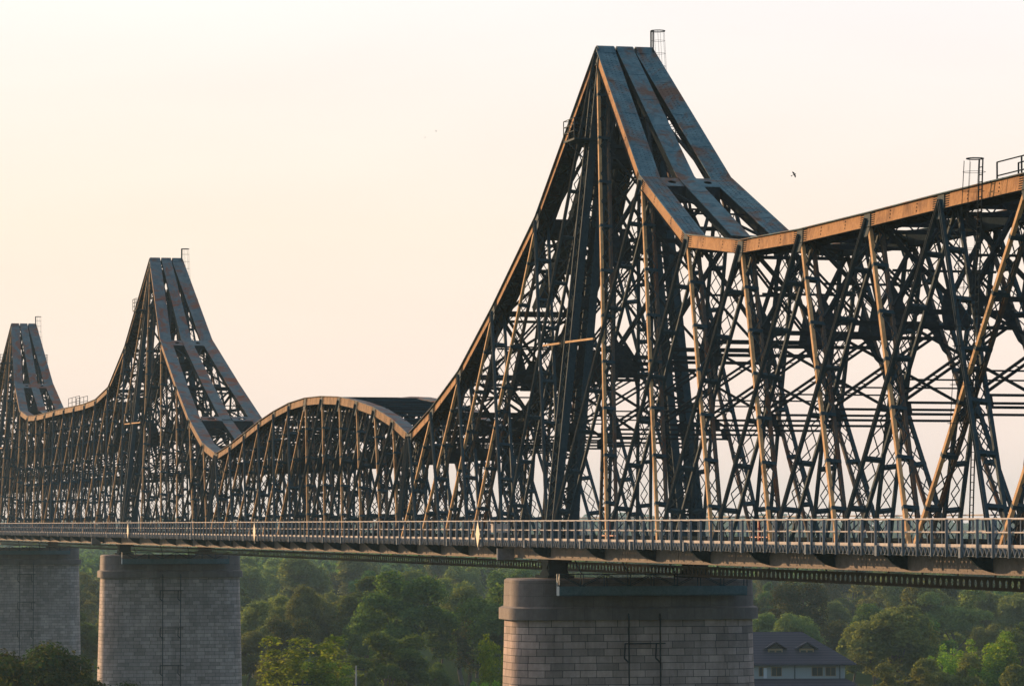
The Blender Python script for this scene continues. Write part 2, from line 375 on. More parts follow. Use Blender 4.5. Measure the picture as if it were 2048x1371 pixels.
def lateral(nodes, parent, hdrop=.5):
    """wind bracing in the plane between the two top chords, and one at the height of the portals"""
    b = MB(); f = lambda X, h, y: np.array([X, y*(5-.1*h-.9), ZB+h])
    for (x0, h0), (x1, h1) in zip(nodes[:-1], nodes[1:]):
        for s_ in (-1, 1):
            b.bar(f(x0, h0-hdrop, s_), f(x1, h1-hdrop, -s_), .18, .12)
        b.bar(f(x0, h0-hdrop, -1), f(x0, h0-hdrop, 1), .35, .3)
        xm = (x0+x1)/2; b.bar(f(xm, (h0+h1)/2-hdrop, -1), f(xm, (h0+h1)/2-hdrop, 1), .25, .1)
    return b.build('wind_bracing', M['dark'], parent)

def floor_system(x0, x1, xs, parent):
    for side in (-1, 1):
        b = MB(); fl = MB()
        yo = side*5.0
        def sp(bb, xa, xb, ya, yb, ha, hb): bb.span(xa, xb, min(ya, yb), max(ya, yb), ZB+ha, ZB+hb)
        sp(b, x0, x1, yo, yo-side*.04, .05, 1.02); sp(b, x0, x1, yo-side*.75, yo-side*.79, .05, 1.02)
        sp(fl, x0, x1, yo+side*.14, yo-side*.93, 0, .05); sp(fl, x0, x1, yo+side*.10, yo-side*.85, 1.02, 1.06)
        for x in xs:                              # splice stiffeners and rivet rows
            sp(fl, x+4.4, x+4.46, yo+side*.02, yo, .1, .9)
            for hh in (.3, .45, .6): sp(fl, x+4.15, x+4.4, yo+side*.02, yo, hh, hh+.02)
        k = int((x1-x0)/.9)
        for j in range(k): sp(fl, x0+j*.9, x0+j*.9+.05, yo+side*.016, yo, .1, .14)
        o = b.build('bottom_chord', M['gird'], parent); fl.build('flange', M['gird'], o)
    d = MB()
    for y in (-2.9, -.9, .9, 2.9): d.span(x0, x1, y-.08, y+.08, ZB+.45, ZB+1.0)
    d.span(x0, x1, -3.4, 3.4, ZB+1.05, ZB+1.13)
    for y in (-.76, .76): d.span(x0, x1, y-.035, y+.035, ZB+1.30, ZB+1.46)
    for k in range(int((x1-x0)/1.3)): d.span(x0+k*1.3, x0+k*1.3+.25, -1.3, 1.3, ZB+1.13, ZB+1.30)
    o = d.build('track_deck', M['dark'], parent)
    for x in xs:
        fb = MB(); fb.span(x-.02, x+.02, -4.2, 4.2, ZB+.08, ZB+1.0); fb.span(x-.16, x+.16, -4.2, 4.2, ZB+.03, ZB+.08)
        # lower lateral strut hanging below the floor beam
        for s_ in (-1, 1): fb.bar((x, s_*4.3, ZB+.0), (x+5, 0, ZB-.12), .16, .08)
        fb.build('floor_beam', M['dark'], parent)
    # perforated service beams under the floor
    for y, hb in ((2.6, -1.0),):
        pb = MB(); h0, h1 = ZB+hb, ZB+hb+.58
        pb.span(x0, x1, y-.16, y+.16, h0-.03, h0); pb.span(x0, x1, y-.16, y+.16, h1, h1+.03)
        n = int((x1-x0)/.80); st = (x1-x0)/n; k8 = 8
        for j in range(n):
            cx, cz = x0+(j+.5)*st, (h0+h1)/2
            O = []; I = []
            for t in range(k8):
                a = 2*math.pi*t/k8; ca, sa = math.cos(a), math.sin(a); mxx = max(abs(ca), abs(sa))
                O.append((cx+st/2*ca/mxx, y, cz+(h1-h0)/2*sa/mxx)); I.append((cx+.17*ca, y, cz+.19*sa))
            kk = len(pb.v); pb.v += [np.array(p) for p in O+I]
            for t in range(k8):
                u = (t+1) % k8; pb.f.append((kk+t, kk+u, kk+k8+u, kk+k8+t))
        for j in range(int((x1-x0)/5)): pb.bar((x0+j*5, y, h1), (x0+j*5, y, ZB+.1), .08, .08, (0, 1, 0))
        pb.build('perforated_beam', M['gird'], parent)

def walkway(x0, x1, xs, side, parent):
    Yo = side*6.32; g = ZB
    def sp(bb, xa, xb, ya, yb, ha, hb): bb.span(xa, xb, min(ya, yb), max(ya, yb), ZB+ha, ZB+hb)
    wk = MB(); sp(wk, x0, x1, side*5.0, side*6.28, 1.10, 1.17)
    sp(wk, x0, x1, side*6.26, side*6.36, 1.17, 1.30)
    o = wk.build('walkway', M['rail'], parent)
    fa = MB(); sp(fa, x0, x1, Yo, Yo+side*.03, 1.12, 1.16); sp(fa, x0, x1, Yo-side*.05, Yo+side*.03, .78, .82)
    n = int((x1-x0)/(.26 if side < 0 else .6)); st = (x1-x0)/n
    for j in range(n):
        a, b = (.80, 1.14) if j % 2 else (1.14, .80)
        fa.bar((x0+j*st, Yo+side*.03, g+a), (x0+(j+1)*st, Yo+side*.03, g+b), .028, .15, (0, 1, 0))
    fa.build('fascia_lattice', M['railb'], o)
    po = MB(); pn = MB(); n = int((x1-x0)/1.8); st = (x1-x0)/n; PO = []
    pq = MB(); pq.span(-.03, .03, min(Yo+side*.055, Yo+side*.055+side*.12), max(Yo+side*.055, Yo+side*.055+side*.12), g+.74, g+2.36)
    bq = MB(); bq.tube((0, Yo-side*.02, g+1.3), (0, Yo-side*.02, g+2.34), .022, n=6)
    for j in range(n+1):
        x = x0+j*st; wide = .07
        if side < 0 and n-j < 100: PO.append(x); continue
        po.span(x-.03, x+.03, min(Yo+side*.055, Yo+side*.055+side*.12), max(Yo+side*.055, Yo+side*.055+side*.12), g+.74, g+2.36)
        if j < n: pn.tube((x+st/2, Yo-side*.02, g+1.3), (x+st/2, Yo-side*.02, g+2.34), .022, n=6)
    for x in xs: sp(po, x-.12, x+.12, Yo+side*.06, Yo+side*.2, .72, 1.2)
    hr = MB()
    for hh, r in ((2.36 if side < 0 else 2.62, .045), (1.80, .036)): hr.tube((x0, Yo, g+hh), (x1, Yo, g+hh), r, n=8)
    r_ = hr.build('handrail', M['rail'], parent)
    if pn.v: tag(po.build('posts', M['railb'], r_), kind='stuff'); tag(pn.build('balusters', M['rail'], r_), kind='stuff')
    elif po.v: tag(po.build('posts', M['railb'], r_), kind='stuff')
    p0_ = None
    for x in PO:
        if p0_ is None: p0_ = pq.build('post', M['railb'], r_); b0_ = bq.build('baluster', M['rail'], r_); a_, c_ = p0_, b0_
        else: a_ = p0_.copy(); c_ = b0_.copy(); C.objects.link(a_); C.objects.link(c_)
        a_.location.x = x; c_.location.x = x+st/2-.01
    for x in xs:
        b = MB(); pts = []
        base = [(5.005, .10), (5.005, 1.05), (6.25, 1.08), (6.25, .92)]
        for t in (.25, .5, .75): base.append((6.2-1.15*(1-math.cos(t*math.pi/2))**.9, .92-.78*math.sin(t*math.pi/2)**1.5))
        pts = [(x, side*y, g+h) for y, h in base]
        b.poly(pts, (1, 0, 0), .05)
        for (ya, ha), (yb, hb) in zip(base[3:], base[4:]+base[:1]): b.bar((x, side*ya, g+ha), (x, side*yb, g+hb), .22, .02, (0, side*.7, -.7))
        b.build('bracket', M['steel'], parent)

def ladder(b, p0, p1, wdir, wd=.42, step=.33, r=.03, cage=None):
    p0 = np.asarray(p0, float); p1 = np.asarray(p1, float); wv = np.asarray(wdir, float)*wd/2
    L = np.linalg.norm(p1-p0); d = (p1-p0)/L
    for s_ in (-1, 1): b.bar(p0+s_*wv, p1+s_*wv, .05, .05, (1, 0, 0))
    for j in range(int(L/step)):
        c = p0+d*(j+.5)*step; b.bar(c-wv, c+wv, .035, .035)
    if cage is not None:
        cv = np.asarray(cage, float)*.4; k = int(L/.9)
        for j in range(k+1):
            c = p0+d*L*j/k+cv*.9; b.ring(c, .38, .012, 8, ax=(1, 0, 0), ay=(0, 1, 0))
        for t in range(5):
            a = math.atan2(cage[1], cage[0])+(t-2)*.7; o = np.array([math.cos(a), math.sin(a), 0])*.38+cv*.9
            b.bar(p0+o, p1+o, .015, .015)

def head_cage(X, H, parent):
    """ladder head with hoop above the peak, on the far chord"""
    b = MB(); y = 5-.1*H
    base = np.array([X+.2, y-.05, ZB+H])
    for dx in (-.24, .24): b.bar(base+(dx, 0, -1.5), base+(dx, 0, 1.15), .08, .08, (1, 0, 0))
    b.ring(base+(0, .38, 1.12), .45, .035, 12)
    f = MB()
    for t in range(5):
        a = -.3+t*.93; o = np.array([math.cos(a)*.42, .38+math.sin(a)*.42, 0])
        f.bar(base+o+(0, 0, 1.1), base+o+(0, .25, -3.2), .014, .014)
    for z in (.5, -.3, -1.1, -1.9, -2.7): f.ring(base+(0, .40+.08*(1-z)/3, z), .42, .010, 10)
    o = b.build('ladder_head', M['dark'], parent); f.build('cage', M['dark'], o)

def service_balcony(X, hz, side, parent):
    b = MB(); y = side*(5-.1*hz); yo = y+side*1.1; z = ZB+hz
    b.span(X-1.0, X+1.6, min(y-side*.6, yo), max(y-side*.6, yo), z-.12, z)
    for xx in (X-1.0, X+.3, X+1.6):
        b.bar((xx, yo, z), (xx, yo, z+1.25), .05, .05, (1, 0, 0))
    for hh in (.45, .85, 1.25):
        b.bar((X-1.0, yo, z+hh), (X+1.6, yo, z+hh), .04, .04); b.bar((X-1.0, yo, z+hh), (X-1.0, y, z+hh), .04, .04); b.bar((X+1.6, yo, z+hh), (X+1.6, y, z+hh), .04, .04)
    b.bar((X, yo, z-.1), (X, y, z-1.2), .08, .08)
    b.build('service_balcony', M['steel'], parent)

def centre_cover(nodes, parent, cm, holes):
    """broad middle member between the top chords, with pierced cross plates"""
    b = MB(); wk_ = MB(); wd = 1.10
    for (x0, h0), (x1, h1) in zip(nodes[:-1], nodes[1:]):
        p0, p1 = np.array([x0, 0, ZB+h0]), np.array([x1, 0, ZB+h1]); d = n3(p1-p0); dn = np.cross(d, (0, 1, 0)); dn = dn if dn[2] < 0 else -dn
        yv = np.array([0, 1., 0]); L = np.linalg.norm(p1-p0)
        b.prism(p0, p1, yv*wd/2, dn*.025)
        for s_ in (-1, 1): wk_.prism(p0+yv*s_*(wd/2-.06)+dn*.30, p1+yv*s_*(wd/2-.06)+dn*.30, yv*.02, dn*.27)
        k = int(L//3.6)+1
        for j in range(1, k):
            q = p0+d*L*j/k-dn*.03; b.prism(q-d*.3, q+d*.3, yv*(wd/2-.03), dn*.012)
    o = b.build('centre_member', cm, parent); wk_.build('side_web', M['dark'], o)  # side webs painted dark for the shade in the gap beside the chords
    for X, h, sl in holes:
        d = n3(np.array([1, 0, sl])); yin = 5-.1*h-1.15
        for s_ in (-1, 1):
            c = MB(); y0, y1 = s_*.55, s_*(yin+.03); cy = (y0+y1)/2; hw = abs(y1-y0)/2; p = np.array([X, cy, ZB+h-.02]); k8 = 16; O = []; I = []
            for t in range(k8):
                a = 2*math.pi*t/k8; ca, sa = math.cos(a), math.sin(a); mxx = max(abs(ca), abs(sa))
                O.append(p+d*.8*ca/mxx+np.array([0, hw*sa/mxx, 0])); I.append(p+d*.28*ca+np.array([0, hw*.45*sa, 0]))
            for z in (0, -.04):
                kk = len(c.v); c.v += [q+np.array([0, 0, z]) for q in O+I]
                for t in range(k8):
                    u = (t+1) % k8; c.f.append((kk+t, kk+u, kk+k8+u, kk+k8+t))
            c.build('pierced_cross_plate', cm, o)
        c = MB(); c.span(X-.06, X+.06, -yin, yin, ZB+h-1.0, ZB+h-.08)
        c.build('cross_girder', M['dark'], o); c = MB(); c.span(X+.75, X+.8, -yin, yin, ZB+h-1.0+.8*sl, ZB+h-.08+.8*sl); c.build('cross_girder', M['dark'], o)

def end_post(X, h, side, parent):
    member(P(X, .5, side, .40), P(X, h-.3, side, .40), side, False, parent, D=.74, lw=.34, name='end_post')

# ---- near cantilever span (tower over X = 0)
LT = [(-43.8, 8.9), (-37.3, 10.5), (-29.7, 12.9), (-21.4, 16.9), (-11.6, 22.3)]
near = LT+[(x, h) for x, h in zip(ANCH[:11], AH[:11])]
s1 = tag(empty('cantilever_bridge_span', (0, 0, ZB)), 'nearest riveted steel cantilever span with the tallest looking peak, reaching off to the right', 'bridge span', 'steel spans of the railway bridge')
s1.location = (0, 0, 0)
def away1(xt, xb): return (xb > xt) if 0 <= xt < 70 and xb <= 76 else ((xb < xt) if xt > 0 else (xb < xt))
for side in (-1, 1):
    finish_chord(*top_chord(near, side, s1, near_span=True), M['cover'])
    diagonals(near, side, s1, lambda a, b: ((b > a) if (a >= 0 and max(a, b) <= 70) else ((b < a) if (a <= 0 or a > 70) else (b < a))))
    end_post(-43.8, 8.9, side, s1)
pylon(0, 32, s1)
centre_cover([(-21.4, 16.9), (-11.6, 22.3), (0, 32), (13.3, 22.7), (24, 18.4), (30.5, 17.75)], s1, M['cover'], [(14.2, 22.3, -.42), (-12.5, 21.8, .52)])
for i in range(len(near)-1):
    (x0, h0), (x1, h1) = near[i], near[i+1]
    if h0 >= h1: sway(x0, x1, h1, s1) if False else None
    if x0 >= 0: sway(x1, x0, h0, s1) if x0 < 70 else sway(x0, x1, h1, s1)
    else: sway(x0, x1, h1, s1)
sway(-.5, 0, 32, s1)
lateral(near, s1)
xs1 = [x for x, h in near]
floor_system(-43.9, 106, xs1, s1)
for side in (-1, 1): walkway(-43.9, 106, [x+.01 for x in xs1], side, s1)

# ---- suspended span
arch = [(-44.5, 8.9), (-50.4, 10.1), (-57.7, 11.2), (-65, 11.95), (-72.2, 12.5), (-79.6, 12.8), (-87, 12.9), (-94.3, 12.7), (-101.4, 12.2), (-108.5, 11.5), (-115.7, 10.6), (-123, 9.7), (-130.3, 9.0)][::-1]
s2 = tag(empty('suspended_bridge_span'), 'low arched steel span hung between the two big cantilever towers', 'bridge span', 'steel spans of the railway bridge')
for side in (-1, 1):
    finish_chord(*top_chord(arch, side, s2, wd=.95, dp=.62), M['covrust'])
    diagonals(arch, side, s2, lambda a, b: (b < a) if max(a, b) <= -86 else (b > a))
    end_post(-44.6, 8.9, side, s2); end_post(-130.2, 9, side, s2)
for i in range(len(arch)-1):
    (x0, h0), (x1, h1) = arch[i], arch[i+1]
    if x0 < -87: sway(x0, x1, h1, s2, True)
    else: sway(x1, x0, h0, s2, True)
lateral(arch, s2, .2)
pl = MB()                                      # timber-like planks along the crown between the arch chords
for i in range(len(arch)-1):
    (x0, h0), (x1, h1) = arch[i], arch[i+1]
    for k in range(3):
        u = (k+.5)/3; X = x0+(x1-x0)*u; h = h0+(h1-h0)*u
        pl.bar((X, -(5-.1*h-.95), ZB+h-.15), (X, 5-.1*h-.95, ZB+h-.15), .30, .08)
pl.build('crown_battens', M['steel'], s2)
xs2 = [x for x, h in arch]
floor_system(-130.9, -44.0, xs2, s2)
for side in (-1, 1): walkway(-130.9, -44.0, [x+.01 for x in xs2[1:-1]], side, s2)

# ---- far cantilever span (towers over X = -190 and X = -330)
RT = [(-175.3, 22.2), (-160.8, 16.8), (-149.8, 13.0), (-139.2, 10.2), (-131.2, 9.1)]
LF = [(-388, 9), (-380, 10.3), (-370, 13), (-359, 16.8), (-345, 22.2)]
far = LF+[(-330+x, h) for x, h in zip(ANCH, AH)]+RT
s3 = tag(empty('cantilever_bridge_span'), 'distant steel cantilever span with two peaks over the two left stone piers', 'bridge span', 'steel spans of the railway bridge')
def wide3(a, b):
    if a >= -190 and b >= -190: return b > a
    if a <= -330 and b <= -330: return b < a
    return (b > a) if max(a, b) <= -259 else (b < a)
for side in (-1, 1):
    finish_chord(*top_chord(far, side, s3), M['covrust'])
    diagonals(far, side, s3, wide3); end_post(-131.3, 9, side, s3)
for X in (-190, -330): pylon(X, 32, s3)
centre_cover([(-190, 32), (-175.3, 22.2), (-160.8, 16.8), (-149.8, 13), (-139.2, 10.2), (-133, 9.3)], s3, M['covrust'], [(-174.3, 21.8, -.40), (-148.8, 12.9, -.3)])
centre_cover([(-330, 32), (-316.7, 22.7), (-306, 18.4), (-299.5, 17.75)], s3, M['covrust'], [(-315.8, 22.3, -.42)])
for i in range(len(far)-1):
    (x0, h0), (x1, h1) = far[i], far[i+1]
    if (x0 >= -190) or (-330 <= x0 < -261): sway(x1, x0, h0, s3)
    else: sway(x0, x1, h1, s3)
lateral(far, s3)
xs3 = [x for x, h in far]
floor_system(-388, -131.0, xs3, s3)
for side in (-1, 1): walkway(-388, -131.0, [x+.01 for x in xs3], side, s3)

# tower fittings
for s_, X in ((s1, 0), (s3, -190), (s3, -330)):
    b = MB()
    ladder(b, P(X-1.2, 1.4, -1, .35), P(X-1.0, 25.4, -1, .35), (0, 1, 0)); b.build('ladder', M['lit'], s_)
    for side in (-1, 1): service_balcony(X-.8, 26.2, side, s_)
    head_cage(X, 32, s_)
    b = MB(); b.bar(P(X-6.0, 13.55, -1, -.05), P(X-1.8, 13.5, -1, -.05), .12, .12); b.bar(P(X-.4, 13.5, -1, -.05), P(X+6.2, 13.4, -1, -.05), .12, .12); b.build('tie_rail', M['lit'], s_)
    b = MB()                                    # solid end bracket plate and saddle cap
    x = {0: -8.0, -190: -205.0}.get(X)
    if x is not None:
        b.span(x, x+.06, -6.22, -5.16, ZB-.1, ZB+.62); b.span(x-.25, x, -6.24, -6.16, ZB-.1, ZB+.62); b.build('end_bracket', M['railb'], s_)
    b = MB()
    for yy, wd in ((-1.26, 1.16), (0, 1.10), (1.26, 1.16)):
        pts = [(X-.55, ZB+31.55), (X-.25, ZB+31.98), (X, ZB+32.08), (X+.25, ZB+31.98), (X+.55, ZB+31.60)]
        for (xa, za), (xb, zb) in zip(pts[:-1], pts[1:]): b.prism((xa, yy, za), (xb, yy, zb), np.array([0, wd/2-.02, 0]), np.array([0, 0, .03]))
    b.build('saddle_cap', M['cover'] if X == 0 else M['covrust'], s_)
b = MB(); X = 70.4
ladder(b, (X, -4.15, ZB+1.5), (X, -3.55, ZB+17.2+1.0), (1, 0, 0), wd=.42, r=.03)
b.ring((X-.1, -3.8, ZB+18.2), .38, .028, 12); o = b.build('ladder', M['dark'], s1)
f = MB()
for t in range(5):
    a = math.pi+t*.78; f.bar((X+.5*math.cos(a), -3.85+.5*math.sin(a), ZB+18.1), (X+.5*math.cos(a), -4.6+.5*math.sin(a), ZB+6), .014, .014)
for k in range(14): f.ring((X, -3.88-.06*k, ZB+17.6-.85*k), .5, .010, 10)
f.build('cage', M['dark'], o)
def top_rail(x0, x1, h, parent):
    b = MB()
    for y in (-3.2, -2.2):
        for x in np.linspace(x0, x1, 4): b.bar((x, y, ZB+h), (x, y, ZB+h+1.15), .06, .06, (1, 0, 0))
        for hh in (.55, 1.15): b.bar((x0, y, ZB+h+hh), (x1, y, ZB+h+hh), .05, .05)
    b.build('top_railing', M['dark'], parent)
top_rail(71.4, 80, 16.8, s1); top_rail(-251, -240, 17.1, s3)

for X in (15.2, 43.6):
    b = MB(); b.bar((X, -5.25, ZB+1.2), (X, -5.25, ZB+2.35), .10, .10, (1, 0, 0)); b.bar((X-1.5, -5.25, ZB+1.5), (X+1.5, -5.25, ZB+1.5), .05, .05); b.build('barrier_post', M['red'], s1)

# ------------------------------------------------------------------ piers
GROUND = -30.0
def loft(sections, name, material, parent, nseg=96, rc=2.2):
    """sections: (z, half length y, half thickness x) ; rounded-corner plan with arc-length UVs"""
    def outline(hl, ht):
        pts = []; r = min(rc, ht*.95); n = nseg//4
        for q, (sx, sy) in enumerate(((1, 1), (-1, 1), (-1, -1), (1, -1))):
            for i in range(n):
                a = q*math.pi/2+math.pi/2*i/(n-1); pts.append((sx*(ht-r)+r*math.cos(a), sy*(hl-r)+r*math.sin(a)))
        return pts
    V = []; F = []; UV = []
    for z, hl, ht in sections: V += [(x, y, z) for x, y in outline(hl, ht)]
    n = len(outline(8, 3)); base = outline(8, 3); s = [0]
    for i in range(n): s.append(s[-1]+math.dist(base[i], base[(i+1) % n]))
    vz = [sections[0][0]]
    for a, b2 in zip(sections[:-1], sections[1:]):
        vz.append(vz[-1]-math.hypot(a[0]-b2[0], a[1]-b2[1]))
    for k in range(len(sections)-1):
        for i in range(n):
            j = (i+1) % n; F.append((k*n+i, (k+1)*n+i, (k+1)*n+j, k*n+j))
            UV += [(s[i], vz[k]), (s[i], vz[k+1]), (s[i+1], vz[k+1]), (s[i+1], vz[k])]
    F.append(tuple(range(n))); UV += [(V[i][1], V[i][0]) for i in range(n)]
    me = bpy.data.meshes.new(name); me.from_pydata(V, [], F); me.materials.append(material)
    ul = me.uv_layers.new(name='UVMap'); ul.data.foreach_set('uv', np.array(UV, dtype=np.float32).ravel())
    o = bpy.data.objects.new(name, me); C.objects.link(o); o.parent = parent; return o
pier_lab = {0: 'nearest stone block pier with pinkish blocks, right of the frame centre', -190: 'grey stone pier with three pipe clamps, standing between the other two piers', -330: 'farthest stone pier cut by the left edge of the photo'}
for X in (0, -190, -330):
    PC = {0: .22, -190: .62, -330: .62}[X]; root = tag(empty('stone_pier', (X, PC, GROUND)), pier_lab[X], 'bridge pier', 'stone piers of the bridge')
    sm = M['stone'] if X == 0 else M['stone2']
    loft([(24.2, 7.74, 2.92), (0, 8.25, 3.5)], 'shaft', sm, root)
    loft([(26.72, 7.62, 2.85), (26.62, 7.74, 2.97), (24.95, 7.78, 3.0)], 'cap', M['cap'], root)
    loft([(25.0, 7.83, 3.05), (24.9, 8.02, 3.24), (24.2, 8.02, 3.24), (24.18, 7.7, 2.9)], 'cornice', M['cap'], root)
    b = MB()
    for y in (-.7-PC, 1.3-PC):
        b.tube((3.05, y, 24.9), (3.35, y, 24.2), .06); b.tube((3.30, y, 24.3), (3.72, y, 0), .05)
    pi = b.build('drain_pipe', M['dark'], root)
    b = MB()
    for z in (22.75, 18.65, 14.5, 10.4):
        xo = 3.45+(24.2-z)*.0245-.05
        b.span(xo-.05, xo+.05, -1.0-PC, 1.6-PC, z-.04, z+.04)
        for y in (-.7-PC, 1.3-PC):
            b.tube((xo, y-.28, z), (xo, y-.32, z-.9), .05); b.tube((xo, y-.32, z-.9), (xo, y, z-1.2), .05)
    b.build('pipe_clamps', M['dark'], pi)
    for side in (-1, 1):                         # bearings
        b = MB(); y = side*4.55-PC
        b.span(-1.3, 1.3, y-.75, y+.75, 27.72, 27.88); b.span(-1.6, 1.6, y-.85, y+.85, 26.74, 26.92)
        b.poly([(-.9, y-.6, 27.72), (.9, y-.6, 27.72), (.5, y-.6, 27.3), (1.2, y-.6, 26.92), (-1.2, y-.6, 26.92), (-.5, y-.6, 27.3)], (0, 1, 0), .1)
        b.poly([(-.9, y+.6, 27.72), (.9, y+.6, 27.72), (.5, y+.6, 27.3), (1.2, y+.6, 26.92), (-1.2, y+.6, 26.92), (-.5, y+.6, 27.3)], (0, 1, 0), .1)
        for xx in (-.7, -.2, .3, .8): b.span(xx-.04, xx+.04, y-.6, y+.6, 26.93, 27.71)
        b.build('bearing', M['dark'], root)
    # inspection cradle on the upstream face
    cl = {0: 'teal inspection gangway hung under the deck at the nearest stone pier', -190: 'teal inspection gangway hung at the grey stone pier of the middle tower', -330: 'teal inspection gangway at the farthest pier by the left edge'}[X]
    b = MB(); x0, x1 = X+3.6, X+4.3; y0, y1 = -5.35, 6.6
    b.span(x1-.03, x1, y0, y1, -4.28, -3.72); b.span(x0, x0+.03, y0, y1, -4.28, -3.72); b.span(x0, x1, y0+.03, y1-.03, -4.30, -4.24)
    root2 = tag(empty('inspection_gangway', (X+4, .6, -4.3)), cl, 'gangway', 'gangways hung beside the piers')
    def bl(mb, nm, mt):
        o = mb.build(nm, mt, root2); o.location = (-(X+4), -.6, 4.3); return o
    bl(b, 'trough', M['teal'])
    b = MB(); n = 8; st = (y1-y0)/n
    for xx in (x0+.03, x1-.03):
        b.bar((xx, y0, -2.98), (xx, y1, -2.98), .05, .06); 
        for j in range(n+1): b.bar((xx, y0+j*st, -3.75), (xx, y0+j*st, -2.95), .05, .05, (0, 1, 0))
        for j in range(n):
            a, c = (-3.72, -2.98) if j % 2 else (-2.98, -3.72)
            b.bar((xx, y0+j*st, a), (xx, y0+(j+1)*st, c), .04, .04)
    for j in (1, 3, 5, 7): b.bar((x0+.3, y0+j*st, -3.0), (X+2.2, y0+j*st, -2.1), .06, .06)
    bl(b, 'railing', M['steel'])
    b = MB(); b.span(x0+.04, x1-.04, y0-.03, y0, -4.28, -3.72)
    for xx in (x0+.06, x1-.06): b.bar((xx, y0, -3.72), (xx, y0, -2.96), .06, .06, (1, 0, 0))
    b.bar((x0+.06, y0, -3.7), (x1-.06, y0, -3.0), .04, .04, (0, 1, 0)); bl(b, 'end_gate', M['pale'])

# ------------------------------------------------------------------ navigation boards, cabinet
for X, lab in ((-11.9, 'pale diamond board on the railing just left of the nearest tower'), (-95.2, 'yellowish diamond board on the railing below the low arched span'), (-172.8, 'pale diamond board on the railing below the middle tower')):
    root = tag(empty('diamond_board', (X, -6.6, -1.3)), lab, 'sign', 'diamond boards on the railing')
    b = MB(); b.poly([(0, 0, -.15), (.58, 0, .72), (0, 0, 1.55), (-.58, 0, .72)], (0, 1, 0), .04); b.build('board', M['sign'], root)
    b = MB(); b.bar((0, .05, -.3), (0, .05, 1.9), .05, .05, (1, 0, 0)); b.bar((-.6, .05, .72), (.6, .05, .72), .04, .04); b.build('post', M['rail'], root)
root = tag(empty('equipment_box', (-8.6, -6.0, -1.0)), 'small grey equipment box behind the railing beside the pale diamond board', 'box')
b = MB(); b.span(-.3, .3, -.45, .45, .55, 1.05); b.span(-.34, .34, -.5, .5, 1.05, 1.1); b.build('cabinet', M['rail'], root)
b = MB(); b.bar((0, 0, .08), (0, 0, .55), .06, .06, (1, 0, 0)); b.build('post', M['rail'], root)

# ------------------------------------------------------------------ birds
def bird(name, px, py, dist, span, roll, label):
    root = tag(empty(name, at(px, py, dist)), label, 'bird', 'birds in flight')
    b = MB(); rt3, up3, fw3 = rt, up, fw
    def T(x, y, z): 
        c, s_ = math.cos(roll), math.sin(roll); return (rt3*(x*c-y*s_)+up3*(x*s_+y*c)+fw3*z)*span
    rr = [(-.30, .012), (-.2, .03), (-.05, .06), (.1, .07), (.2, .05), (.27, .045), (.32, .03), (.38, .006)]
    k = len(b.v); n = 8
    for t, r in rr:
        for i in range(n): a = 2*math.pi*i/n; b.v.append(T(t, r*math.cos(a), r*math.sin(a)))
    for j in range(len(rr)-1):
        for i in range(n): q = (i+1) % n; b.f.append((k+j*n+i, k+j*n+q, k+(j+1)*n+q, k+(j+1)*n+i))
    b.f.append(tuple(range(k, k+n))); b.f.append(tuple(range(k+(len(rr)-1)*n, k+len(rr)*n)))
    o = b.build('body', M['black'], root, smooth=True)
    for s_ in (1, -1):
        wg = MB(); W = [(.16, .02*s_, 0), (.20, .18*s_, .05*s_), (.12, .42*s_, .16), (.0, .52*s_, .22), (-.08, .44*s_, .2), (-.06, .2*s_, .08), (-.04, .02*s_, 0)]
        wg.poly([T(*p) for p in W], fw3, .012*span); wg.build('wing', M['black'], root)
    tl = MB(); tl.poly([T(-.26, .02, 0), (T(-.50, .09, 0)), T(-.54, 0, 0), T(-.50, -.09, 0), T(-.26, -.02, 0)], fw3, .012*span); tl.build('tail', M['black'], root)
bird('crow', 1588, 349, 330, .58, .5, 'black bird in flight right of the tall peak, wings spread')
bird('crow', 872, 262, 900, .45, .2, 'tiny dark bird far off, the right one of the two above the low arch')
bird('crow', 850, 275, 1000, .40, -.4, 'tiniest dark bird far off, the left one of the two above the low arch')

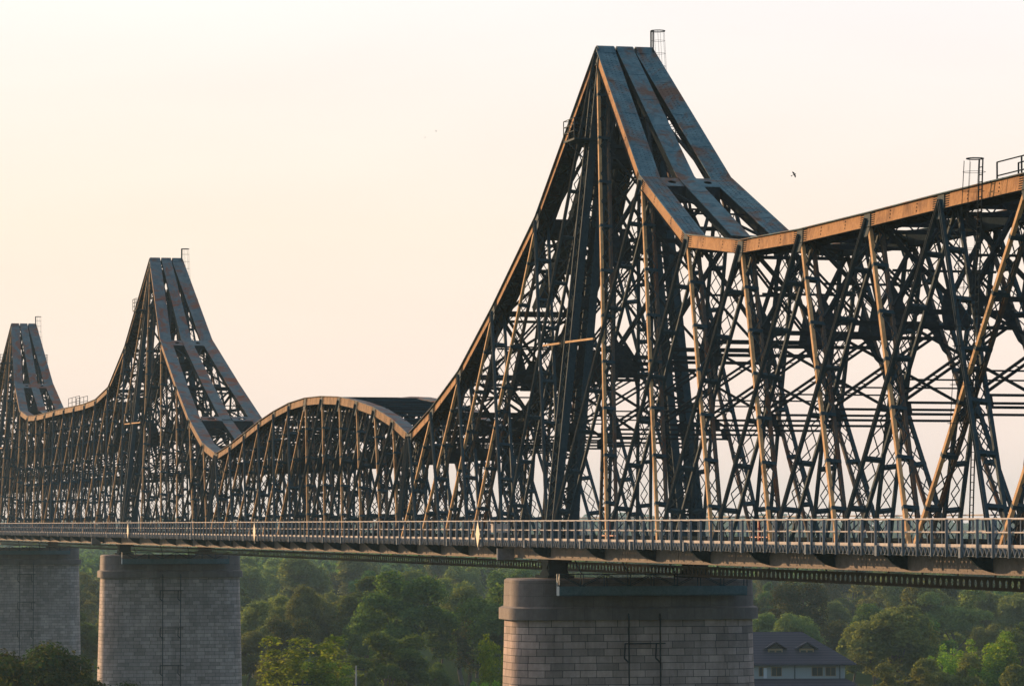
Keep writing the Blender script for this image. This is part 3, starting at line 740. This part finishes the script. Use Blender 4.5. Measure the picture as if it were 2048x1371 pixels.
# ------------------------------------------------------------------ house
def house():
    o0 = at(1600, 1325, 560); zb = GROUND
    ex = n3([rt[0], rt[1], 0]*1 if False else np.array([rt[0], rt[1], 0])+.10*np.array([fw[0], fw[1], 0])); ey = np.cross([0, 0, 1], ex)
    root = tag(empty('country_house', (o0[0], o0[1], zb)), 'pale house with a dark hipped roof and two dormers, right of the nearest pier', 'house')
    root.rotation_euler = (0, 0, math.atan2(ex[1], ex[0]))
    ev = o0[2]-zb                                # eaves height
    xl, xr = -17.0, 8.7; D = 11.0; rise = 4.55
    m_, nt_, b_ = mat('roof_sheet', .9); b_.inputs['Specular IOR Level'].default_value = .05
    g = nt_.nodes.new('ShaderNodeTexCoord'); wv = nt_.nodes.new('ShaderNodeTexWave'); wv.bands_direction = 'Z'; wv.inputs['Scale'].default_value = .85; wv.inputs['Distortion'].default_value = .3
    nt_.links.new(g.outputs['Object'], wv.inputs[0]); nt_.links.new(mixc(nt_, ramp(nt_, wv.outputs[0], [(.1, (0, 0, 0)), (.5, (1, 1, 1))]), (.030, .031, .045), (.058, .056, .074)), b_.inputs['Base Color']); rf = m_
    m_, nt_, b_ = mat('pale_render', .85); b_.inputs['Base Color'].default_value = (.33, .34, .33, 1); wl = m_
    m_, nt_, b_ = mat('timber_trim', .7); b_.inputs['Base Color'].default_value = (.32, .2, .1, 1); tm = m_
    m_, nt_, b_ = mat('window_glass', .15); b_.inputs['Base Color'].default_value = (.03, .035, .035, 1); gl = m_
    m_, nt_, b_ = mat('white_door', .6); b_.inputs['Base Color'].default_value = (.6, .6, .6, 1); wd_ = m_
    b = MB(); b.span(xl+1.3, xr-1.6, 1.2, D-1.2, 0, ev-.1); b.build('wall', wl, root)
    b = MB()                                     # hipped roof with thickness
    A = [(xl, 0, ev-.1), (xr, 0, ev-.1), (xr, D, ev-.1), (xl, D, ev-.1)]; T = [(xl+7, D/2, ev+rise), (xr-7.4, D/2, ev+rise)]
    k = 0; b.v = [np.array(p, float) for p in A+T+[(x, y, z-.25) for x, y, z in A]]
    b.f = [(0, 1, 5, 4), (1, 2, 5), (2, 3, 4, 5), (3, 0, 4), (0, 6, 7, 1), (1, 7, 8, 2), (2, 8, 9, 3), (3, 9, 6, 0), (6, 9, 8, 7)]
    roof = b.build('roof', rf, root)
    b = MB(); e2 = ev-2.45; B = [(xl-.4, -1.2, e2-1.1), (xr+.5, -1.2, e2-1.1), (xr-1.6, 1.25, e2), (xl+1.3, 1.25, e2)]
    b.poly([np.array(p, float) for p in B], n3([0, -.4, 1]), .2); b.poly([np.array(p, float) for p in ((xr+.5, -1.2, e2-1.1), (xr+.5, D+1, e2-1.1), (xr-1.6, D-1.2, e2), (xr-1.6, 1.25, e2))], n3([.4, 0, 1]), .2)
    b.build('skirt_roof', rf, root)
    for dx in (-3.4, 1.4):                       # dormers
        yf = 2.0; zf = ev+1.35
        b = MB(); b.prism((dx, yf, zf), (dx, yf+3.0, zf), np.array([1.1, 0, 0]), np.array([0, 0, .75])); d0 = b.build('dormer', tm, root)
        b = MB()
        for s_ in (-1, 1): b.poly([np.array(p, float) for p in ((dx, yf-.5, zf+1.75), (dx+s_*1.75, yf-.5, zf+.75), (dx+s_*1.75, yf+2.5, zf+.75), (dx, yf+3.6, zf+1.75))], n3([s_*.5, 0, 1]), .12)
        b.build('dormer_roof', rf, d0)
        b = MB()
        for s_ in (-1, 1): b.span(dx+min(s_*.12, s_*.92), dx+max(s_*.12, s_*.92), yf-.03, yf+.05, zf-.45, zf+.5)
        b.poly([(dx-.9, yf-.02, zf+.78), (dx+.9, yf-.02, zf+.78), (dx, yf-.02, zf+1.45)], (0, 1, 0), .1)
        b.build('pane', gl, d0)
    for x0, x1 in ((-6.1, -4.9), (-4.2, -2.6), (2.0, 3.7), (4.1, 5.7)):
        b = MB(); b.span(x0, x1, 1.12, 1.25, ev-2.0, ev-.6); wn = b.build('window', tm, root)
        xm = (x0+x1)/2; b = MB()
        for a, c in ((x0+.08, xm-.05), (xm+.05, x1-.08)): b.span(a, c, 1.08, 1.14, ev-1.92, ev-.68)
        b.build('pane', gl, wn)
    b = MB(); b.span(-5.4, -4.9, 1.0, 1.07, ev-2.3, ev-.7); b.build('door', wd_, root)
    for xx in (-.6, 6.3):
        b = MB(); b.tube((xx, 1.1, 0), (xx, 1.1, ev-.3), .07); b.build('downpipe', M['dark'], root)
house()

# ------------------------------------------------------------------ ground
gm = MB(); gm.poly([(-9000, -5000, GROUND), (3000, -5000, GROUND), (3000, 9000, GROUND), (-9000, 9000, GROUND)], (0, 0, 1), .1)
tag(gm.build('ground', M['ground']), kind='structure')
def hill_z(u, v): return GROUND+(29+3*math.sin(u*7+1)+2*math.sin(u*19))*v**.9
def hills():
    N, K = 60, 7; V = []; F = []
    for i in range(N+1):
        u = -1+2*i/N
        for j in range(K+1):
            v = j/K; dist = 2300+v*2600; lat = u*dist*.45
            zz = hill_z(u, v) if j else GROUND-1
            p = CAM+dist*np.array([fw[0], fw[1], 0])+lat*np.array([rt[0], rt[1], 0]); V.append((p[0], p[1], zz))
    for i in range(N):
        for j in range(K): a = i*(K+1)+j; F.append((a, a+1, a+K+2, a+K+1))
    me = bpy.data.meshes.new('hills'); me.from_pydata(V, [], F); me.materials.append(M['ground']); o = bpy.data.objects.new('hills', me); C.objects.link(o); tag(o, kind='structure')
hills()

# ------------------------------------------------------------------ trees
def leaves(centres, radii, n, size, squash=1.0):
    """leaf-sized quads scattered on and in leafy clumps"""
    k = len(centres); w_ = radii**2; idx = rng.choice(k, n, p=w_/w_.sum())
    d = rng.normal(size=(n, 3)); d /= np.linalg.norm(d, axis=1)[:, None]
    d[:, 2] = np.where(d[:, 2] < -.45, -d[:, 2], d[:, 2])
    r = radii[idx]*(rng.random(n)**.20)*(1+.14*rng.normal(size=n))
    p = centres[idx]+d*r[:, None]*np.array([1, 1, squash])
    cc = centres.mean(0); o_ = p-cc; o_ /= np.linalg.norm(o_, axis=1)[:, None]; nn = d*.9+o_*.5+rng.normal(size=(n, 3))*.5; nn /= np.linalg.norm(nn, axis=1)[:, None]
    a = np.cross(nn, rng.normal(size=(n, 3))); a /= np.linalg.norm(a, axis=1)[:, None]; b = np.cross(nn, a)
    s = size*(.6+.8*rng.random(n))[:, None]
    V = np.stack([p-a*s*.5, p-b*s*.33, p+a*s*.5, p+b*s*.33], 1).reshape(-1, 3)
    return V
def quad_mesh(name, V, material):
    n = len(V)//4; me = bpy.data.meshes.new(name)
    me.vertices.add(len(V)); me.vertices.foreach_set('co', V.astype(np.float32).ravel())
    me.loops.add(4*n); me.loops.foreach_set('vertex_index', np.arange(4*n, dtype=np.int32))
    me.polygons.add(n); me.polygons.foreach_set('loop_start', np.arange(0, 4*n, 4, dtype=np.int32)); me.polygons.foreach_set('loop_total', np.full(n, 4, dtype=np.int32))
    me.materials.append(material); me.update(); me.validate(); return me
def crown_clumps(kind, H):
    cs = []; rs = []
    if kind == 'poplar':                         # several upright plumes
        for j in range(9):
            a = rng.random()*6.28; r0 = .04+.17*rng.random(); top = H*(.97-.45*r0/.2*rng.random())
            for t in np.linspace(.28, 1, 9):
                rr = r0*(.4+t*.9); cs.append((H*rr*math.cos(a), H*rr*math.sin(a), top*t)); rs.append(H*(.085*(1.15-t)+.032)*(.8+.4*rng.random()))
    elif kind == 'tall':
        for j in range(30):
            t = .25+.75*rng.random(); R0 = H*.19*math.sin(math.pi*min(1, (t-.1)/.95))**.7; a = rng.random()*6.28; r = R0*rng.random()**.5
            cs.append((r*math.cos(a), r*math.sin(a), H*t*.95)); rs.append(H*.085*(.6+.7*rng.random()))
    elif kind == 'round':
        for j in range(26):
            d = rng.normal(size=3); d /= np.linalg.norm(d); q = rng.random()**.4
            cs.append((d[0]*q*H*.23, d[1]*q*H*.23, H*.60+d[2]*q*H*.30)); rs.append(H*.115*(.55+.6*rng.random()))
    else:                                        # broad, spreading in tiers
        for j in range(40):
            a = rng.random()*6.28; r = H*.31*rng.random()**.5; z = H*(.92-.5*(r/(H*.31))**2*rng.random()-.35*rng.random())
            cs.append((r*math.cos(a), r*math.sin(a), z)); rs.append(H*.09*(.55+.7*rng.random()))
    return np.array(cs), np.array(rs)
def trunk_mesh(H, cs):
    b = MB(); n = 5; prev = np.array([0, 0, 0.]); r = H*.022
    for j in range(n):
        q = prev+np.array([rng.normal()*.02*H, rng.normal()*.02*H, H*.15]); b.tube(prev, q, r, r*.8, 8); prev = q; r *= .8
        if j > 0:
            for t in range(3):
                e = cs[rng.integers(len(cs))]; b.tube(q, q+(e-q)*.85, r*.55, r*.12, 5)
    me = bpy.data.meshes.new('trunk'); me.from_pydata([tuple(p) for p in b.v], [], b.f); me.materials.append(M['bark']); return me
protos = {}
def proto(key, kind, leaf, n, size, H=16.0):
    cs, rs = crown_clumps(kind, H); V = leaves(cs, rs, n, size, 1.0)
    protos[key] = (trunk_mesh(H, cs), quad_mesh('crown', V, M[leaf]), H)
for i in range(3): proto('willow%d' % i, ('round', 'tall', 'broad')[i], 'leaf_willow', 20000, .36)
for i in range(3): proto('green%d' % i, ('tall', 'broad', 'round')[i], 'leaf_green', 20000, .36)
for i in range(2): proto('poplar%d' % i, 'poplar', 'leaf_poplar', 20000, .34)
for i in range(2): proto('dark%d' % i, ('broad', 'round')[i], 'leaf_dark', 17000, .36)
proto('near_dark', 'broad', 'leaf_dark', 26000, .30); proto('near_poplar', 'poplar', 'leaf_poplar', 30000, .28)
NTREE = [0]
def tree(key, px, dist, H, label, group=None, wide=1.0, pos=None, name='tree'):
    tm_, cm_, H0 = protos[key]
    p = CAM+dist*np.array([fw[0], fw[1], 0])/math.cos(PIT)+rt*(px-1024)/FPX*dist; p[2] = GROUND
    root = empty(name, tuple(p)); s = H/H0; root.scale = (s*wide, s*wide, s); root.rotation_euler = (0, 0, rng.random()*6.28)
    for nm, me in (('trunk', tm_), ('crown', cm_)):
        o = bpy.data.objects.new(nm, me); C.objects.link(o); o.parent = root
    tag(root, label, 'tree', group); NTREE[0] += 1; return root
def topH(py, dist): return 30-(py-1049.5)*dist/FPX
FE = [  # key, px, py of top, distance, width factor, label, name
 ('near_dark', 62, 1270, 330, .95, 'dark tree with sunlit tips before the farthest pier, bottom left corner', 'broadleaf_tree'),
 ('near_dark', -12, 1285, 340, .85, 'dark tree cut by the left edge at the bottom corner', 'broadleaf_tree'),
 ('near_dark', 150, 1325, 325, .95, 'low dark bushy tree at the foot of the farthest pier', 'broadleaf_tree'),
 ('near_poplar', 575, 1264, 430, 1.75, 'yellow green tree with upright plumes, right of the grey stone pier', 'poplar_tree'),
 ('near_poplar', 640, 1315, 425, 1.2, 'shorter yellow green tree leaning on the right of the plumed one', 'poplar_tree'),
 ('poplar1', 992, 1266, 420, .7, 'narrow yellow green tree against the left side of the nearest pier', 'poplar_tree'),
 ('near_poplar', 960, 1355, 410, .8, 'low olive shrub tree at the lower left of the nearest pier', 'poplar_tree'),
 ('green1', 800, 1143, 640, 1.25, 'largest dark crowned tree in the middle of the wood between the two big piers', 'broadleaf_tree'),
 ('willow1', 925, 1168, 700, 1.2, 'tall olive tree just left of the nearest pier top', 'broadleaf_tree'),
 ('willow0', 660, 1172, 720, 1.3, 'rounded pale willow halfway between the two big piers', 'willow_tree'),
 ('willow1', 607, 1168, 700, .9, 'narrow tall pale tree left of the rounded pale willow', 'willow_tree'),
 ('willow0', 540, 1176, 720, 1.25, 'rounded pale willow just right of the grey stone pier', 'willow_tree'),
 ('willow0', 1590, 1210, 690, 1.15, 'round tan green tree above the house roof', 'willow_tree'),
 ('willow1', 1530, 1222, 700, 1.2, 'olive tree showing between the nearest pier and the round tan tree', 'willow_tree'),
 ('willow0', 1745, 1226, 640, 1.25, 'round olive tree standing alone right of the house', 'willow_tree'),
 ('green1', 1840, 1240, 650, 1.3, 'broad blue green willow right of the lone round olive tree', 'willow_tree'),
 ('willow1', 1875, 1176, 790, 1.35, 'tall pale olive tree, highest of the wood on the right', 'willow_tree'),
 ('willow0', 2035, 1172, 800, 1.2, 'pale olive tree at the right edge below the deck', 'willow_tree'),
 ('willow1', 1970, 1180, 780, .9, 'narrow pale tree second from the right edge below the deck', 'willow_tree'),
 ('poplar0', 1960, 1262, 560, 1.4, 'bright green wide tree group low on the right side', 'poplar_tree'),
 ('poplar1', 2040, 1270, 560, 1.3, 'bright green tree cut by the right edge', 'poplar_tree'),
 ('poplar0', 1890, 1290, 555, 1.0, 'small bright green tree left of the wide bright green group', 'poplar_tree'),
 ('willow2', 1900, 1300, 520, 1.1, 'low olive tree in the front row right of the house', 'willow_tree'),
 ('willow1', 2030, 1325, 480, 1.1, 'pale feathery tree in the bottom right corner', 'willow_tree'),
 ('willow2', 1800, 1318, 500, 1.1, 'low rounded olive tree beside the right end of the house', 'willow_tree'),
 ('green0', 745, 1340, 520, .8, 'small blue green tree in the dark gap at the bottom between the piers', 'broadleaf_tree'),
]
for key, px, py, dist, wf, lab, nm in FE: tree(key, px, dist, topH(py, dist), lab, wide=wf, name=nm)
# the rest of the wood behind, tree by tree
fkeys = ['willow0', 'willow1', 'willow2', 'green0', 'green1', 'green2', 'dark0', 'dark1', 'willow0', 'willow1']
KW = {'willow0': 'rounded pale olive tree', 'willow1': 'tall pale olive tree', 'willow2': 'broad pale olive tree', 'green0': 'tall mid green tree', 'green1': 'broad mid green tree', 'green2': 'rounded mid green tree', 'dark0': 'broad dark green tree', 'dark1': 'rounded dark green tree'}
ZN = [(0, 'behind the farthest pier'), (158, 'in the gap left of the grey stone pier'), (193, 'behind the grey stone pier'), (482, 'just right of the grey stone pier'), (600, 'above the plumed yellow green tree'), (720, 'left of the largest dark crowned tree'), (850, 'right of the largest dark crowned tree'), (940, 'just left of the nearest pier'), (1008, 'behind the nearest pier'), (1510, 'above the house roof'), (1640, 'above the right end of the house'), (1740, 'right of the lone round olive tree'), (1860, 'under the tallest tree of the right side'), (1960, 'near the right edge'), (2060, 'past the right edge')]
RW = ['front row', 'second row', 'third row', 'fourth row', 'fifth row', 'sixth row', 'rearmost row']
LC = {}
def wlabel(k, px, r):
    z = [t for a, t in ZN if px+60 >= a or a == 0][-1] if px >= 0 else 'past the left edge'
    z = [t for a, t in ZN if px >= a or a == 0][-1] if px >= 0 else z
    key = (k, z, r); LC[key] = LC.get(key, 0)+1; o = LC[key]
    pre = ['', 'next ', 'third ', 'fourth ', 'fifth ', 'sixth ', 'seventh ', 'eighth ', 'ninth ', 'tenth '][min(o-1, 9)]
    return '%s%s, %s, %s' % (pre, KW[k], RW[r], z)
rows = [(560, 1.0), (640, 1.0), (730, 1.0), (820, 1.0), (920, 1.0), (1030, 1.0), (1150, 1.0)]
def on_house(px, d): return 1400 < px < 1740 and d < 640
for d0, _ in rows:
    step = 7.5; n = int(2200*d0/FPX/step)
    for j in range(n+1):
        d = d0+rng.normal()*18; px = -60+2170*(j+.5*rng.random())/n
        if on_house(px, d): continue
        H = 8+12*rng.random()**1.2+(d0-560)*.006
        if d0 < 600: H -= 4
        k = fkeys[rng.integers(len(fkeys))]
        if px < 480: k = ['green0', 'green1', 'dark0', 'willow2'][rng.integers(4)]
        tree(k, px, d, H, wlabel(k, px, [q[0] for q in rows].index(d0)), group='trees of the dense wood behind the piers', wide=.9+.6*rng.random(), name='woodland_tree')
# far-off forest as one mass
def far_forest():
    cs_all = []
    for kind in ('round', 'tall', 'broad'):
        cs, rs = crown_clumps(kind, 16); cs_all.append(leaves(cs, rs*1.1, 800, 1.5))
    out = []; d = 1240
    while d < 2450:
        n = int(2300*d/FPX/9)
        for j in range(n+1):
            px = -80+2200*(j+rng.random())/n; dd = d+rng.normal()*20
            p = CAM+dd*np.array([fw[0], fw[1], 0])+rt*(px-1024)/FPX*dd; p[2] = GROUND
            V = cs_all[rng.integers(3)]; s = .9+.45*rng.random(); a = rng.random()*6.28; c, q = math.cos(a), math.sin(a)
            W = V*s; W = np.stack([W[:, 0]*c-W[:, 1]*q, W[:, 0]*q+W[:, 1]*c, W[:, 2]], 1)+p; out.append(W)
        d += 70 if d < 1800 else 150
    for d in (2650, 3000, 3400, 3900, 4400, 4850):      # hill crest trees
        n = int(2300*d/FPX/7)
        for j in range(n+1):
            px = -80+2200*(j+rng.random())/n; u = (px-1024)/FPX/.45
            p = CAM+d*np.array([fw[0], fw[1], 0])+rt*(px-1024)/FPX*d; p[2] = hill_z(max(-1, min(1, u)), (d-2300)/2600)-4
            out.append(cs_all[j % 3]*np.array([1.3, 1.3, 1])*(.6+.6*rng.random())+p)
    me = quad_mesh('far_forest', np.concatenate(out), M['leaf_green']); o = bpy.data.objects.new('far_forest', me); C.objects.link(o)
    tag(o, 'far hazy forest filling the plain up to the horizon', 'forest', kind='stuff')
far_forest()

# ------------------------------------------------------------------ poles by the wood
def pole(px, py, dist, lab, arms):
    p = at(px, py, dist); root = tag(empty('utility_pole', (p[0], p[1], GROUND)), lab, 'utility pole'); H = p[2]-GROUND
    b = MB(); b.tube((0, 0, 0), (0, 0, H), .16, .1); b.build('mast', M['bark'] if arms > 1 else M['rail'], root)
    b = MB()
    for k in range(arms):
        b.bar(-rt*1.1+np.array([0, 0, H-.5-k*.8]), rt*1.1+np.array([0, 0, H-.5-k*.8]), .1, .12)
        for t in (-1, -.5, .5, 1): b.tube(rt*t+np.array([0, 0, H-.45-k*.8]), rt*t+np.array([0, 0, H-.2-k*.8]), .06)
    b.build('crossarm', M['dark'], root)
pole(605, 1358, 405, 'dark pole top with crossarms before the plumed yellow green tree', 2)
pole(712, 1330, 470, 'slim pale pole in the dark gap between the piers', 1)

# ------------------------------------------------------------------ haze
hz = MB(); hz.span(-5200, 260, -1500, 3600, GROUND-1.2, 60)
m_ = bpy.data.materials.new('haze'); m_.use_nodes = True; nt_ = m_.node_tree; nt_.nodes.remove(nt_.nodes['Principled BSDF'])
pv = nt_.nodes.new('ShaderNodeVolumePrincipled'); pv.inputs['Color'].default_value = (.6, .88, 1.0, 1); pv.inputs['Density'].default_value = .00010; pv.inputs['Anisotropy'].default_value = 0
nt_.links.new(pv.outputs[0], nt_.nodes['Material Output'].inputs['Volume'])
tag(hz.build('haze', m_), 'thin evening haze over the river plain', 'haze', kind='stuff')
